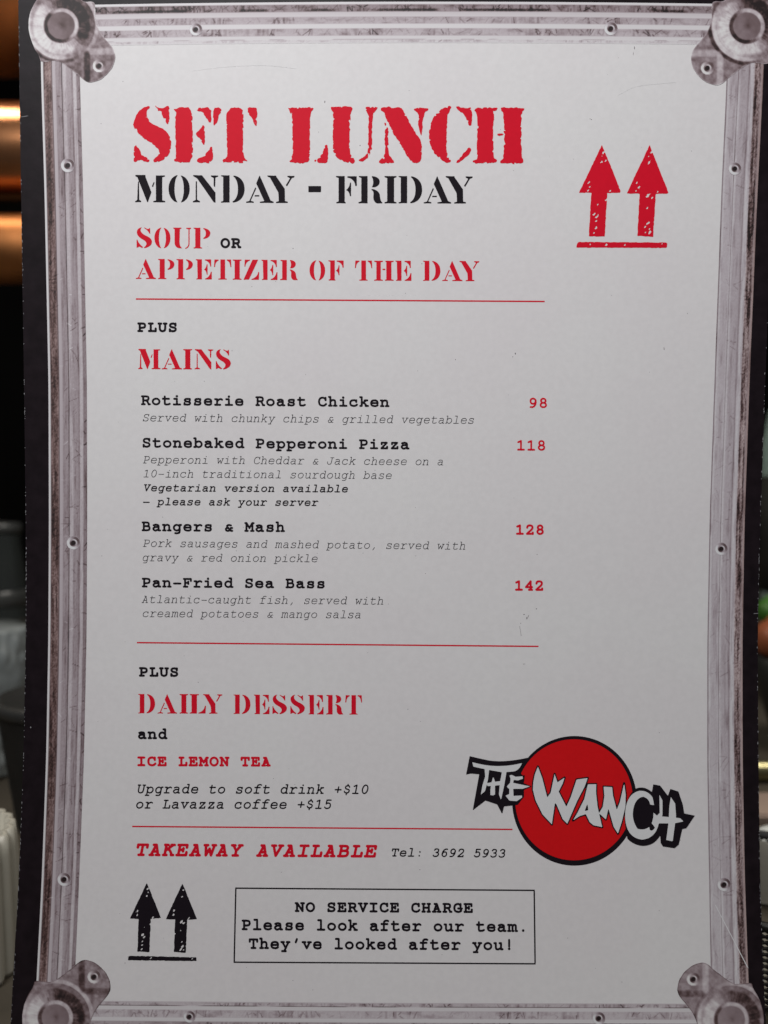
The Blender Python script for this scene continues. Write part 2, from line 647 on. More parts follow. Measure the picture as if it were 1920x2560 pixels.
def corner(cu, cv, mx, my, sc, seed, pale=0.0):
    tr = lambda P: (np.asarray(P) - CC) * np.array([mx, my]) * (sc / 3.456) + np.array([cu, cv])
    P = tr(chaikin(CORNER, 2))
    wob = lambda f, X, Y: f + 1.0 * (noise2(X / 9, Y / 9, seed) - .5)
    v, f = fill([P], 2.0, 4, wob)
    keep = v
    u, w = keep[:, 0], keep[:, 1]

    def height(U, V):
        x = (U - cu) * mx * 3.456 / sc + CC[0]
        y = (V - cv) * my * 3.456 / sc + CC[1]
        r = np.hypot(x - 530, y - 222)
        h = np.interp(r, [0, 114, 121, 140, 147, 156, 180, 215, 248, 290, 330],
                      [22, 22, 26, 56, 61, 60, 52, 37, 22, 15, 14])
        tab = sst(722, 784, x) * sst(412, 480, y)
        ridge = np.where(r > 270, 1, 0) * (1 - tab) * 34 * sst(270, 320, r)
        body = np.where(r > 290, 14 + 20 * sst(290, 330, r) * (1 - tab) - 18 * tab, h)
        waist = 10 * np.exp(-((x - 400) ** 2 + (y - 560) ** 2) / 60 ** 2)
        return body - waist
    e = 1.5
    hx = (height(u + e, w) - height(u - e, w)) / (2 * e)
    hy = (height(u, w + e) - height(u, w - e)) / (2 * e)
    lx, ly = -0.82, 0.57
    sh = -(hx * lx + hy * ly)          # lit from the lower left, as the printed picture was
    n = fbm(u / 10, w / 10, seed + 3, 4)
    fine = noise2(u / 2.2, w / 2.2, seed + 5)
    ang = np.arctan2(w - cv, u - cu)
    rad = np.hypot(u - cu, w - cv)
    brush = fbm(ang * 16, rad / 24, seed + 9, 3)
    t = 0.37 + 0.10 * np.tanh(sh * 0.2) + 0.27 * np.tanh(sh * 0.75) + 0.46 * (n - .5) + .04 * (fine - .5)
    ringm = sst(43, 46, rad) * (1 - sst(66, 78, rad))
    side = ((u - cu) * lx + (w - cv) * ly) / np.maximum(rad, 1)
    t = t + ringm * (0.30 * sst(-0.45, 0.2, side) - 0.16 * sst(-.2, -.7, side)) + ringm * 0.32 * (brush - .5)
    out = sst(70, 80, rad) * (1 - sst(84, 92, rad))
    t = t + out * 0.34 * sst(0.1, 0.8, side)
    knob = 1 - sst(32, 36, rad)
    t = t * (1 - knob) + knob * (0.31 + 0.10 * (n - .5) - 0.10 * np.exp(-rad ** 2 / 90) + 0.05 * side)
    t = t * (1 - 0.75 * pale) + pale * 0.62
    # edge line of the bracket
    d = -sd_poly(P, u, w)
    t = t + 0.20 * (1 - sst(0.5, 2.6, d)) * (1 if my > 0 else -1.0)
    tx, ty = tr(np.array([858.0, 570.0]))
    t = rivet_tone(u - tx, w - ty, t, 17.0)
    k = Ink(); k.add(v, f)
    c = k.build('printed_corner', M['tone'], 0.00012, tones=tone_rgb(np.clip(t, 0.03, 1), 0.12 + 0 * t))
    return c


corner(153.5, 64.5, 1, 1, 1.0, 101)
corner(1867, 66, -1, 1, 1.04, 131, 0.10)
corner(139, 2544, 1, -1, 1.02, 161, 0.24)
corner(1828, 2548, -1, -1, 1.0, 191, 0.34)


def rivet(u0, v0, r, seed):
    g = np.linspace(0, 2 * math.pi, 29)[:-1]
    P = np.stack([u0 + r * np.cos(g), v0 + r * np.sin(g)], -1)
    v, f = fill([P], 1.2, 3, lambda a, X, Y: a + .8 * (noise2(X / 4, Y / 4, seed) - .5))
    t = rivet_tone(v[:, 0] - u0, v[:, 1] - v0, np.full(len(v), .7), r) + .08 * (noise2(v[:, 0] / 2, v[:, 1] / 2, seed) - .5)
    k = Ink(); k.add(v, f)
    k.build('printed_rivet', M['tone'], 0.00012, tones=tone_rgb(t))


for i, (a, b, r) in enumerate([(490, 74, 16), (1527, 72, 17), (170, 414, 17.5), (184, 1357, 17), (161, 2198, 17), (1837, 422, 16),
                               (1803, 1372, 16), (1810, 2211, 17), (474, 2541, 15), (1497, 2545, 16)]):
    rivet(a, b, r, 300 + i)

# ------------------------------------------------------------------ the distressed title
def rough_edge(amp, sc, seed):
    def w(f, X, Y):
        n = noise2(X / sc, Y / sc, seed) - .5
        n2 = np.clip(noise2(X / (sc * .8), Y / (sc * .8), seed + 4) - .68, 0, 1) * 3.4
        return f + amp * n + amp * 1.3 * n2 * (f > -5)
    return w


SET_A = ['''M 200 75 L 150 95 105 140 82 195 75 237 95 277 150 332 215 372 255 402 280 442 275 480 235 507 240 531 290 525 340 490 373 432 378 380 360 312 320 267 270 245 215 215 180 165 178 120 210 95 Z
M 245 75 L 270 92 315 95 345 75 362 85 362 218 345 226 325 187 300 140 262 105 Z
M 95 375 L 110 390 125 440 150 475 205 507 195 531 165 520 115 506 95 531 77 520 77 400 Z''',
'''M 388 95 L 410 106 440 92 543 92 547 300 549 535 430 532 393 510 415 495 412 440 410 160 415 130 Z
M 578 92 L 698 92 698 215 675 205 650 160 625 125 578 122 Z
M 573 295 L 605 265 630 225 646 255 648 392 630 390 610 340 580 315 Z
M 580 500 L 635 485 660 455 685 403 707 405 709 535 580 535 Z''',
'''M 708 92 L 775 95 780 125 750 160 745 205 722 240 708 230 Z
M 815 92 L 950 92 955 180 948 340 950 480 990 531 800 535 783 510 815 500 825 450 818 300 Z
M 985 92 L 1045 92 1063 110 1063 238 1045 240 1025 190 995 140 985 125 Z''',
'''M 1310 92 L 1395 92 1410 100 1425 90 1516 92 1512 115 1485 130 1481 480 1483 536 1330 536 1313 520 1345 500 1345 160 1318 120 Z
M 1508 515 L 1560 490 1590 440 1605 390 1628 390 1628 480 1620 538 1545 536 Z''']
SET_B = ['''M 338 68 L 400 70 425 65 492 70 490 90 475 110 470 230 468 340 480 385 502 405 500 432 450 427 400 407 370 370 362 320 365 130 360 95 Z
M 553 72 L 652 68 640 90 615 120 612 330 600 375 570 410 530 426 523 405 565 390 585 350 590 280 590 120 575 90 Z''',
'''M 700 203 L 718 203 715 370 740 400 755 431 653 431 660 415 690 390 698 340 690 270 Z
M 658 75 L 700 68 800 75 810 95 835 130 860 190 895 240 925 290 931 330 928 400 905 433 870 427 840 390 810 340 780 290 745 235 710 160 690 110 Z
M 868 80 L 972 75 970 90 940 115 931 262 918 230 905 170 912 120 885 95 Z
M 692 172 L 703 178 700 192 694 186 Z''',
'''M 1125 60 L 1070 75 1020 110 990 160 975 220 975 270 990 330 1020 380 1070 420 1110 432 1115 405 1090 385 1090 240 1092 130 1115 80 Z
M 1148 63 L 1180 72 1215 82 1248 72 1250 185 1232 196 1215 150 1200 120 1150 80 Z
M 1145 425 L 1175 395 1210 350 1235 325 1248 330 1245 355 1200 405 1150 433 Z''',
'''M 1252 75 L 1416 75 1410 92 1390 100 1385 240 1388 390 1410 410 1405 431 1250 431 1255 415 1285 400 1280 330 1285 180 1282 110 Z
M 1436 72 L 1587 75 1582 92 1565 100 1565 390 1581 410 1576 433 1430 431 1430 410 1455 395 1452 110 1435 90 Z
M 1412 241 L 1455 239 1455 253 1415 253 Z''']
k = Ink()
for src, tr in ((SET_A, crop(310, 240, 3.190)), (SET_B, crop(690, 240, 2.552))):
    for s in src:
        k.add(*fill([tr(chaikin(p, 1)) for p in path(s)], 1.5, 4, rough_edge(3.0, 6.0, 77)))
k.build('title_lettering', M['red'])

# ------------------------------------------------------------------ stencil headings
# glyph: (left x, top y, base y, outline) as read off enlargements of the print
ST = {
 'M': (90, 632, 847, '''M 113 685 L 118 685 121 828 136 840 136 846 90 846 90 841 107 831 Z M 92 632 L 170 632 172 650 218 768 190 846 186 846 108 648 92 640 Z
   M 238 688 L 243 690 231 726 224 722 Z M 255 636 L 326 636 326 642 304 648 304 834 328 840 328 847 234 847 234 841 256 835 Z'''),
 'O': (357, 632, 847, '''M 428 632 C 380 640 357 690 357 740 C 357 795 385 840 425 846 C 408 820 402 780 402 740 C 402 695 408 655 428 632 Z
   M 452 634 C 500 643 523 690 523 742 C 523 795 495 840 455 847 C 472 820 478 785 478 742 C 478 700 472 660 452 634 Z'''),
 'N': (550, 631, 848, '''M 574 680 L 581 680 582 826 606 840 606 846 550 846 550 841 573 829 Z M 553 630 L 623 632 730 770 730 850 718 846 585 655 553 636 Z
   M 695 633 L 752 633 752 639 730 648 727 726 718 715 718 652 695 640 Z'''),
 'D': (775, 636, 848, '''M 775 636 L 840 636 840 846 775 848 775 842 792 838 792 645 775 641 Z
   M 872 637 C 925 642 958 685 958 742 C 958 800 925 842 868 847 L 864 841 C 895 825 908 790 908 742 C 908 695 895 660 872 643 Z'''),
 'A': (975, 632, 850, '''M 1049 729 L 1055 734 1009 836 1035 844 1035 850 975 850 975 844 1000 838 Z M 1045 791 L 1080 791 1080 799 1043 799 Z
   M 1083 632 L 1172 835 1195 844 1195 851 1085 851 1085 845 1122 838 1057 695 Z'''),
 'Y': (1145, 636, 850, '''M 1145 636 L 1213 637 1215 646 1280 740 1282 838 1305 844 1305 851 1213 851 1213 845 1235 838 1232 770 1165 650 1145 642 Z
   M 1303 638 L 1358 639 1355 648 1336 655 1298 719 1291 712 1325 655 1303 645 Z'''),
 '-': (1472, 636, 850, 'M 1472 718 L 1570 718 1570 764 1472 764 Z'),
 'F': (383, 515, 685, '''M 383 515 L 437 515 437 675 443 681 443 685 386 685 385 680 400 675 400 525 384 520 Z
   M 455 516 L 513 516 513 576 506 576 Q 500 530 455 523 Z M 472 556 L 477 556 477 640 471 640 Q 468 610 447 602 Q 468 590 472 556 Z'''),
 'R': (527, 515, 686, '''M 530 515 L 583 515 583 682 583 686 527 686 527 681 545 675 545 525 530 520 Z
   M 612 515 C 645 517 660 532 660 548 C 660 572 640 583 622 585 L 612 583 C 625 570 622 530 612 521 Z
   M 610 597 C 640 600 660 615 662 640 C 664 665 668 678 677 682 L 677 686 L 645 687 C 625 680 620 660 622 640 C 624 620 620 605 610 602 Z'''),
 'I': (693, 515, 686, 'M 693 515 L 768 515 768 520 752 526 752 676 768 681 768 686 693 686 693 681 710 676 710 526 693 520 Z'),
 'S': (118, 108, 297, '''M 165 106 C 130 112 118 135 120 155 C 124 185 150 205 180 220 C 215 240 220 270 185 291 L 190 297 C 235 288 258 265 258 240 C 258 213 235 198 205 185 C 175 170 150 150 152 128 C 153 118 158 112 165 106 Z
   M 189 107 C 205 116 215 122 225 122 L 240 110 L 242 162 L 236 163 C 225 140 210 125 189 113 Z
   M 118 220 L 123 220 C 135 250 150 270 176 288 L 166 295 C 150 284 140 278 130 290 L 118 293 Z'''),
 'U': (455, 110, 300, '''M 455 110 L 530 110 530 116 515 122 512 240 C 512 270 520 288 536 299 L 510 299 C 480 293 467 275 468 245 L 468 122 455 116 Z
   M 575 111 L 620 111 620 117 605 124 605 255 C 605 281 590 300 568 305 L 566 299 C 585 293 597 278 597 255 L 597 124 575 117 Z'''),
 'P': (642, 112, 299, '''M 642 112 L 703 112 703 289 720 294 720 299 642 299 642 294 658 289 658 122 642 117 Z
   M 732 114 C 775 120 794 140 794 160 C 794 190 770 208 732 212 L 732 205 C 750 195 755 180 755 162 C 755 145 750 130 732 121 Z'''),
 'E': (663, 402, 584, '''M 663 402 L 717 402 717 584 668 584 668 579 680 575 676 412 663 407 Z M 746 403 L 802 403 802 467 796 467 Q 790 420 746 410 Z
   M 763 448 L 769 448 769 540 763 540 Q 760 505 738 494 Q 758 485 763 448 Z M 748 584 L 748 579 Q 790 566 801 516 L 808 516 808 585 Z'''),
 'T': (832, 403, 586, '''M 835 404 L 872 404 872 411 Q 842 420 838 470 L 831 470 Z M 890 403 L 931 403 931 577 947 581 947 586 870 586 870 581 890 577 Z
   M 948 404 L 986 404 989 472 982 472 Q 978 420 948 411 Z'''),
 'Z': (1105, 407, 588, '''M 1115 407 L 1160 407 1160 413 Q 1122 424 1118 467 L 1111 467 Z M 1185 407 L 1234 407 1151 586 1103 588 Z
   M 1175 583 Q 1228 568 1238 518 L 1244 518 1241 588 1175 588 Z'''),
 'H': (470, 300, 434, '''M 470 301 L 528 301 528 306 513 310 513 426 528 430 528 434 470 434 470 430 485 426 485 310 470 306 Z
   M 545 301 L 600 301 600 306 585 310 585 426 600 430 600 434 543 434 543 430 552 426 552 310 545 306 Z M 526 355 L 544 355 544 362 526 362 Z'''),
 'L': (420, 243, 366, '''M 420 243 L 478 243 478 247 465 251 465 366 420 366 420 362 432 358 432 251 420 247 Z
   M 476 366 L 476 362 Q 512 352 517 318 L 523 318 520 366 Z'''),
}
ST_CACHE = {}


def stencil(word, xs, base0, base1, x_end, cap, mat, ink, slope_at=None):
    for ch, x in zip(word, xs):
        if ch not in ST_CACHE:
            x0, yt, yb, s = ST[ch]
            sc = 100.0 / (yb - yt)
            P = [(p - np.array([x0, yb])) * sc for p in path(s)]
            ST_CACHE[ch] = fill([chaikin(p, 1) if False else p for p in P], 1.6, 3, lambda f, X, Y: f - 0.55 + 0.7 * (noise2(X / 4, Y / 4, 17) - .5))
        v, f = ST_CACHE[ch]
        b = base0 + (base1 - base0) * (x - xs[0]) / max(1, x_end - xs[0])
        q = v * (cap / 100.0) + np.array([x, b])
        ink.add(q, f)


def zx(x0, k, *zs): return [x0 + z / k for z in zs]


k = Ink()
stencil('MONDAY-', zx(310, 3.19, 90, 357, 550, 775, 975, 1145, 1472), 505.5, 507.5, 800, 67.5, None, k)
stencil('FRIDAY', zx(690, 2.552, 383, 527, 693, 783, 943, 1083), 508, 508.3, 1180, 67.3, None, k)
k.build('days_lettering', M['black'])
k = Ink()
stencil('SOUP', zx(310, 3.687, 118, 282, 455, 642), 620.2, 621, 520, 51, None, k)
k.build('section_heading', M['red'])
k = Ink()
stencil('APPETIZER', zx(310, 3.687, 110, 315, 485, 663, 832, 1003, 1105, 1268, 1440), 697, 700.3, 740, 49.6, None, k)
stencil('OFTHEDAY', zx(760, 2.676, 38, 163, 342, 470, 612, 797, 925, 1040), 700.8, 702.6, 1190, 49.6, None, k)
k.build('section_heading', M['red'])
k = Ink()
stencil('MAINS', zx(310, 3.253, 117, 308, 483, 575, 748), 922.6, 923.6, 570, 49.8, None, k)
k.build('section_heading', M['red'])
k = Ink()
stencil('DAILY', zx(310, 2.552, 92, 215, 355, 420, 505), 1783, 1783.5, 540, 48, None, k)
stencil('DESSERT', zx(310, 2.552, 700, 830, 948, 1062, 1175, 1290, 1413), 1784.5, 1786, 900, 48, None, k)
k.build('section_heading', M['red'])

# ------------------------------------------------------------------ typewriter face, drawn as pen strokes
G = {
 'A': 'L60,0 225,0|L375,0 540,0|L170,570 305,570|L290,570 125,0|L305,570 475,0|L180,195 420,195',
 'B': 'L140,0 140,570|L60,570 320,570|S320,570 430,540 460,440 425,330 320,300|L140,300 340,300|S340,300 475,265 510,155 470,35 350,0|L350,0 60,0',
 'C': 'S500,395 450,520 300,575 140,500 80,285 140,70 310,-3 450,30 535,120|L500,570 500,395',
 'D': 'L60,570 280,570|L140,570 140,0|L60,0 280,0|S280,570 430,535 510,410 525,285 510,160 430,35 280,0',
 'E': 'L60,570 500,570 500,425|L140,570 140,0|L60,0 525,0 525,165|L140,300 340,300|L340,385 340,215',
 'F': 'L60,570 520,570 520,420|L140,570 140,0|L60,0 290,0|L140,290 350,290|L350,375 350,205',
 'G': 'S480,395 430,530 300,575 140,500 80,285 140,70 310,-3 420,15 510,70|L510,70 510,245|L330,245 560,245|L480,570 480,400',
 'H': 'L130,0 130,570|L470,0 470,570|L60,570 210,570|L390,570 540,570|L60,0 210,0|L390,0 540,0|L130,290 470,290',
 'I': 'L300,0 300,570|L110,570 490,570|L110,0 490,0',
 'J': 'L400,570 400,170|S400,170 365,40 240,-3 130,30 70,110|L70,110 70,215|L260,570 540,570',
 'K': 'L130,0 130,570|L60,570 225,570|L60,0 225,0|L465,570 135,245|S235,340 370,230 480,0|L380,570 535,570|L450,0 560,0',
 'L': 'L200,0 200,570|L80,570 330,570|L80,0 530,0 530,190',
 'M': 'L105,0 105,570|L495,0 495,570|L30,570 115,570 300,210 485,570 570,570|L30,0 195,0|L405,0 570,0',
 'N': 'L120,0 120,570|L35,570 135,570 465,10|L475,0 475,570|L390,570 560,570|L40,0 210,0',
 'O': 'O300,285 235,290',
 'P': 'L150,0 150,570|L60,570 330,570|S330,570 465,530 500,410 465,290 330,245|L330,245 150,245|L60,0 310,0',
 'R': 'L140,0 140,570|L60,570 330,570|S330,570 450,535 480,430 450,320 330,280|L330,280 140,280|L60,0 235,0|S310,280 400,210 490,0|L480,0 570,0',
 'S': 'L480,570 480,430|S480,430 430,540 300,575 165,535 120,430 170,335 300,292 440,250 495,150 445,40 300,-3 160,35 108,140|L108,0 108,140',
 'T': 'L300,0 300,570|L65,420 65,570 535,570 535,420|L180,0 420,0',
 'U': 'L120,570 120,200|S120,200 165,50 300,-3 435,50 480,200|L480,200 480,570|L40,570 210,570|L390,570 560,570',
 'V': 'L100,570 300,0 500,570|L30,570 210,570|L390,570 570,570',
 'W': 'L85,570 170,0 300,370 430,0 515,570|L20,570 185,570|L415,570 580,570',
 'Y': 'L110,570 300,260 490,570|L300,260 300,0|L40,570 205,570|L395,570 560,570|L175,0 425,0',
 'a': 'S105,400 220,442 330,438 410,400 430,310|L430,310 430,0 530,0|S430,240 300,265 160,235 85,125 150,12 270,-3 430,90',
 'b': 'L130,620 130,0|L40,620 130,620|L40,0 130,0|O325,220 198,223',
 'c': 'S470,305 420,412 300,443 140,390 80,220 140,50 310,-3 430,20 515,95|L470,440 470,305',
 'd': 'L470,620 470,0|L360,620 470,620|L470,0 560,0|O278,220 193,223',
 'e': 'L90,230 510,230|S510,230 465,390 300,443 140,390 85,220 140,50 310,-3 430,15 505,75',
 'f': 'S515,600 430,622 330,610 262,560 240,480|L240,480 240,0|L90,440 460,440|L90,0 430,0',
 'g': 'O268,220 190,222|L460,440 460,-40|L460,440 555,440|S460,-40 425,-130 320,-160 170,-160',
 'h': 'L140,620 140,0|L50,620 140,620|L55,0 225,0|S140,300 220,410 330,443 425,400 450,290|L450,290 450,0|L370,0 540,0',
 'i': 'L300,440 300,0|L130,440 300,440|L100,0 510,0|D300,590',
 'k': 'L150,620 150,0|L55,620 150,620|L60,0 150,0|L430,440 150,170|L270,280 480,0|L340,440 510,440|L400,0 555,0',
 'l': 'L300,620 300,0|L130,620 300,620|L100,0 510,0',
 'm': 'L90,440 90,0|L20,440 90,440|L20,0 160,0|S90,330 140,420 220,443 285,400 300,310|L300,310 300,0 360,0|S300,330 350,420 430,443 495,400 510,310|L510,310 510,0 585,0',
 'n': 'L130,440 130,0|L40,440 130,440|L50,0 215,0|S130,300 210,410 330,443 425,400 450,290|L450,290 450,0|L370,0 540,0',
 'o': 'O300,220 215,223',
 'p': 'L130,440 130,-160|L40,440 130,440|L40,-160 285,-160|O325,220 198,222',
 'r': 'L210,440 210,0|L80,440 210,440|L80,0 415,0|S210,260 300,385 410,443 480,440 535,400',
 's': 'L465,440 465,330|S465,330 410,430 300,443 180,420 140,335 190,260 310,230 435,200 480,115 420,15 300,-3 170,20 118,115|L118,0 118,115',
 't': 'L190,570 190,110|S190,110 220,10 330,-3 430,10 510,55|L70,440 460,440',
 'u': 'L130,440 130,140|S130,140 160,20 260,-3 380,40 460,135|L460,440 460,0|L40,440 130,440|L370,440 460,440|L460,0 555,0',
 'v': 'L110,440 300,0 490,440|L40,440 215,440|L385,440 560,440',
 'w': 'L90,440 180,0 300,310 420,0 510,440|L25,440 185,440|L415,440 575,440',
 'y': 'L110,440 310,30|L490,440 225,-160|L40,440 205,440|L390,440 555,440|L90,-160 320,-160',
 'z': 'L130,325 130,440 460,440 115,0 485,0 485,125',
 '0': 'O300,305 190,308',
 '1': 'L120,520 300,605 300,0|L110,0 490,0',
 '2': 'S110,450 150,565 290,612 430,565 465,450 420,330 260,165 100,10|L100,0 490,0 490,95',
 '3': 'S125,515 190,595 300,612 415,575 445,470 405,360 280,325|S280,325 430,290 490,170 430,40 290,-3 170,10 90,80',
 '4': 'L400,0 400,610 90,190 490,190|L290,0 490,0',
 '5': 'L455,610 165,610 155,330|S155,330 220,380 330,392 440,335 480,200 440,60 300,-3 180,15 90,90',
 '6': 'S475,595 340,600 205,500 135,300 150,100 300,-3 440,60 470,190 420,330 300,372 190,320 140,200',
 '8': 'O300,460 150,150|O300,155 180,157',
 '9': 'S130,10 265,5 395,105 465,305 450,510 300,612 160,550 130,420 180,280 300,238 410,290 460,410',
 '&': 'S440,425 330,450 220,425 190,340 230,255 440,0|L440,0 530,0|S265,235 140,190 110,100 160,10 270,-3 370,50 430,225|L430,225 520,225',
 '-': 'L90,250 510,250', '_': 'L60,245 560,245', '.': 'D300,35', ',': 'L330,85 230,-115', "'": 'L350,600 280,395',
 '!': 'L300,610 300,190|D300,30', ':': 'D300,40|D300,375', '+': 'L300,490 300,80|L90,285 510,285',
 '$': 'S445,455 400,540 300,560 185,525 150,430 200,345 300,310 420,270 465,180 420,70 300,40 180,65 120,150|L300,650 300,560|L300,40 300,-80',
}


def crom(P, n=6):
    P = np.array(P, float)
    Q = np.vstack([2 * P[0] - P[1], P, 2 * P[-1] - P[-2]])
    out = [P[0]]
    for i in range(1, len(Q) - 2):
        p0, p1, p2, p3 = Q[i - 1], Q[i], Q[i + 1], Q[i + 2]
        for t in np.linspace(0, 1, n + 1)[1:]:
            out.append(.5 * (2 * p1 + (p2 - p0) * t + (2 * p0 - 5 * p1 + 4 * p2 - p3) * t * t + (3 * p1 - p0 - 3 * p2 + p3) * t ** 3))
    return np.array(out)


GC = {}


def type_glyph(ch, w, slant):
    key = (ch, w, slant)
    if key in GC: return GC[key]
    h = w / 2
    top = 610 if (ch.isdigit() or ch in '!$') else 570
    if ch.islower() or ch in '&-+_,.:':
        ax, ay = [-160, 0, 440, 620], [-160 + h, h, 440 - h, 620 - h]
    else:
        ax, ay = [-160, 0, top, top + 60], [-160 + h, h, top - h, top + 60 - h]
    segs = []
    dots = []

    def tr(P):
        P = np.array(P, float)
        y = np.interp(P[:, 1], ax, ay)
        x = 300 + (P[:, 0] - 300) * (1 - 0.55 * w / 600)
        return np.stack([x + slant * y, y], -1)
    for s in G[ch].split('|'):
        kind, pts = s[0], [tuple(float(c) for c in p.split(',')) for p in s[1:].split()]
        if kind == 'L': P = tr(pts)
        elif kind == 'S': P = tr(crom(pts))
        elif kind == 'O':
            a = np.linspace(0, 2 * math.pi, 33)
            (cx, cy), (rx, ry) = pts
            P = tr(np.stack([cx + rx * np.cos(a), cy + ry * np.sin(a)], -1))
        elif kind == 'D':
            dots.append(tr(pts)[0]); continue
        segs += list(zip(P[:-1], P[1:]))
    cell = 20.0
    x0, y0 = -90.0, -260.0
    nx, ny = 50, 50
    X, Y = np.meshgrid(x0 + np.arange(nx) * cell, y0 + np.arange(ny) * cell)
    f = np.full(X.shape, 1e9)
    for (a, b) in segs:
        e = b - a
        t = np.clip(((X - a[0]) * e[0] + (Y - a[1]) * e[1]) / (e @ e + 1e-9), 0, 1)
        f = np.minimum(f, np.hypot(X - a[0] - t * e[0], Y - a[1] - t * e[1]) - h)
    for d in dots:
        f = np.minimum(f, np.hypot(X - d[0], Y - d[1]) - max(h * 1.25, 38))
    f = np.where(f == 0, 1e-6, f)
    v, fc = march(f, x0, y0, cell, nx, ny)
    GC[key] = (v, [tuple(reversed(q)) for q in fc])
    return GC[key]


def typed(text, xl, yl, xr, yr, n_adv, w, slant, mat, name, sy=1.0, ink=None):
    """text from its left edge (xl, yl) to its right edge (xr, yr) along the baseline"""
    adv = (xr - xl) / n_adv
    em = adv / 600.0
    k = ink or Ink()
    for i, ch in enumerate(text):
        if ch == ' ': continue
        v, f = type_glyph(ch, w, slant)
        x = xl - 35 * em + i * adv + v[:, 0] * em
        base = yl + (yr - yl) * (x - xl) / (xr - xl)
        k.add(np.stack([x, base - v[:, 1] * em * sy], -1), f)
    if ink is None:
        k.build(name, mat)


B, LT = 116, 50
OB = 0.21
typed('OR', 551.4, 620.6, 603.7, 621, 1.95, 130, 0, M['black'], 'joining_word')
typed('PLUS', 343.8, 830.3, 444.5, 830.8, 3.93, 130, 0, M['black'], 'joining_word')
typed('Rotisserie Roast Chicken', 352.9, 1013, 974.7, 1017.9, 23.93, B, 0, M['black'], 'dish_name')
typed('Served with chunky chips & grilled vegetables', 355.5, 1053.3, 1187.7, 1059.5, 45.05, LT, OB, M['grey'], 'dish_description', 1.03)
typed('Stonebaked Pepperoni Pizza', 355.1, 1119, 1025, 1123.7, 25.93, B, 0, M['black'], 'dish_name')
k = Ink()
typed('Pepperoni with Cheddar & Jack cheese on a', 357, 1158.3, 1110.3, 1163.3, 41.0, LT, OB, 0, '', 1.03, k)
typed('10-inch traditional sourdough base', 357, 1193.2, 980.8, 1197.6, 34.0, LT, OB, 0, '', 1.03, k)
k.build('dish_description', M['grey'])
k = Ink()
typed('Vegetarian version available', 357.6, 1228.4, 871.2, 1231.2, 28.0, 92, OB, 0, '', 1.03, k)
typed('_ please ask your server', 356, 1263.2, 798, 1265.2, 24.1, 92, OB, 0, '', 1.03, k)
k.build('dish_note', M['black'])
typed('Bangers & Mash', 354.5, 1328, 714, 1330.2, 13.95, B, 0, M['black'], 'dish_name')
k = Ink()
typed('Pork sausages and mashed potato, served with', 357, 1367, 1165.3, 1373.9, 44.0, LT, OB, 0, '', 1.03, k)
typed('gravy & red onion pickle', 355, 1402.8, 795.5, 1405.4, 24.0, LT, OB, 0, '', 1.03, k)
k.build('dish_description', M['grey'])
typed('Pan-Fried Sea Bass', 355, 1468.5, 815.3, 1471.2, 17.95, B, 0, M['black'], 'dish_name')
k = Ink()
typed('Atlantic-caught fish, served with', 353.8, 1507.2, 960.2, 1511.3, 33.0, LT, OB, 0, '', 1.03, k)
typed('creamed potatoes & mango salsa', 355, 1542.4, 904.2, 1545.7, 30.0, LT, OB, 0, '', 1.03, k)
k.build('dish_description', M['grey'])
typed('98', 1321.5, 1020, 1366.7, 1020.2, 1.78, 104, 0, M['red'], 'price', 1.0)
typed('118', 1291, 1126.3, 1364.2, 1126.8, 2.86, 104, 0, M['red'], 'price', 1.02)
typed('128', 1288.5, 1336.8, 1360.6, 1337.2, 2.86, 122, 0, M['red'], 'price', 1.02)
typed('142', 1286, 1476.7, 1358.8, 1477, 2.86, 122, 0, M['red'], 'price', 1.02)
typed('PLUS', 348, 1691.6, 448, 1692.3, 3.93, 130, 0, M['black'], 'joining_word')
typed('and', 344.5, 1847.6, 419, 1848, 2.93, 124, 0, M['black'], 'joining_word', 1.05)
typed('ICE LEMON TEA', 342, 1915.4, 679, 1916.3, 12.98, 130, 0, M['red'], 'drink_name')
k = Ink()
typed('Upgrade to soft drink +$10', 341, 1983.3, 921.3, 1985, 25.93, 88, OB, 0, '', 1.06, k)
typed('or Lavazza coffee +$15', 338, 2021.3, 830.4, 2022.4, 22.0, 88, OB, 0, '', 1.06, k)
k.build('drink_note', M['black'])
typed('TAKEAWAY AVAILABLE', 337, 2140.0, 945.3, 2143.9, 18.08, 120, OB, M['red'], 'takeaway_line')
typed('Tel: 3692 5933', 976.5, 2141, 1264, 2144, 13.95, 92, OB, M['black'], 'telephone_line', 1.04)
k = Ink()
typed('NO SERVICE CHARGE', 738, 2279.8, 1184.8, 2282.2, 16.98, 126, 0, 0, '', 1.0, k)
typed("Please look after our team.", 604.5, 2325.2, 1312, 2330, 26.6, 118, 0, 0, '', 1.06, k)
typed("They've looked after you!", 622, 2372.2, 1277.5, 2375.6, 24.62, 118, 0, 0, '', 1.06, k)
k.build('service_notice', M['black'])

# ------------------------------------------------------------------ rules and the box
def stroke(k, a, b, w, n=24):
    a, b = np.array(a, float), np.array(b, float)
    d = (b - a) / np.linalg.norm(b - a); nn = np.array([-d[1], d[0]]) * w / 2
    P = [a + (b - a) * t / n for t in range(n + 1)]
    v = [p - nn for p in P] + [p + nn for p in P]
    k.add(v, [(i, i + 1, n + 2 + i, n + 1 + i) for i in range(n)])


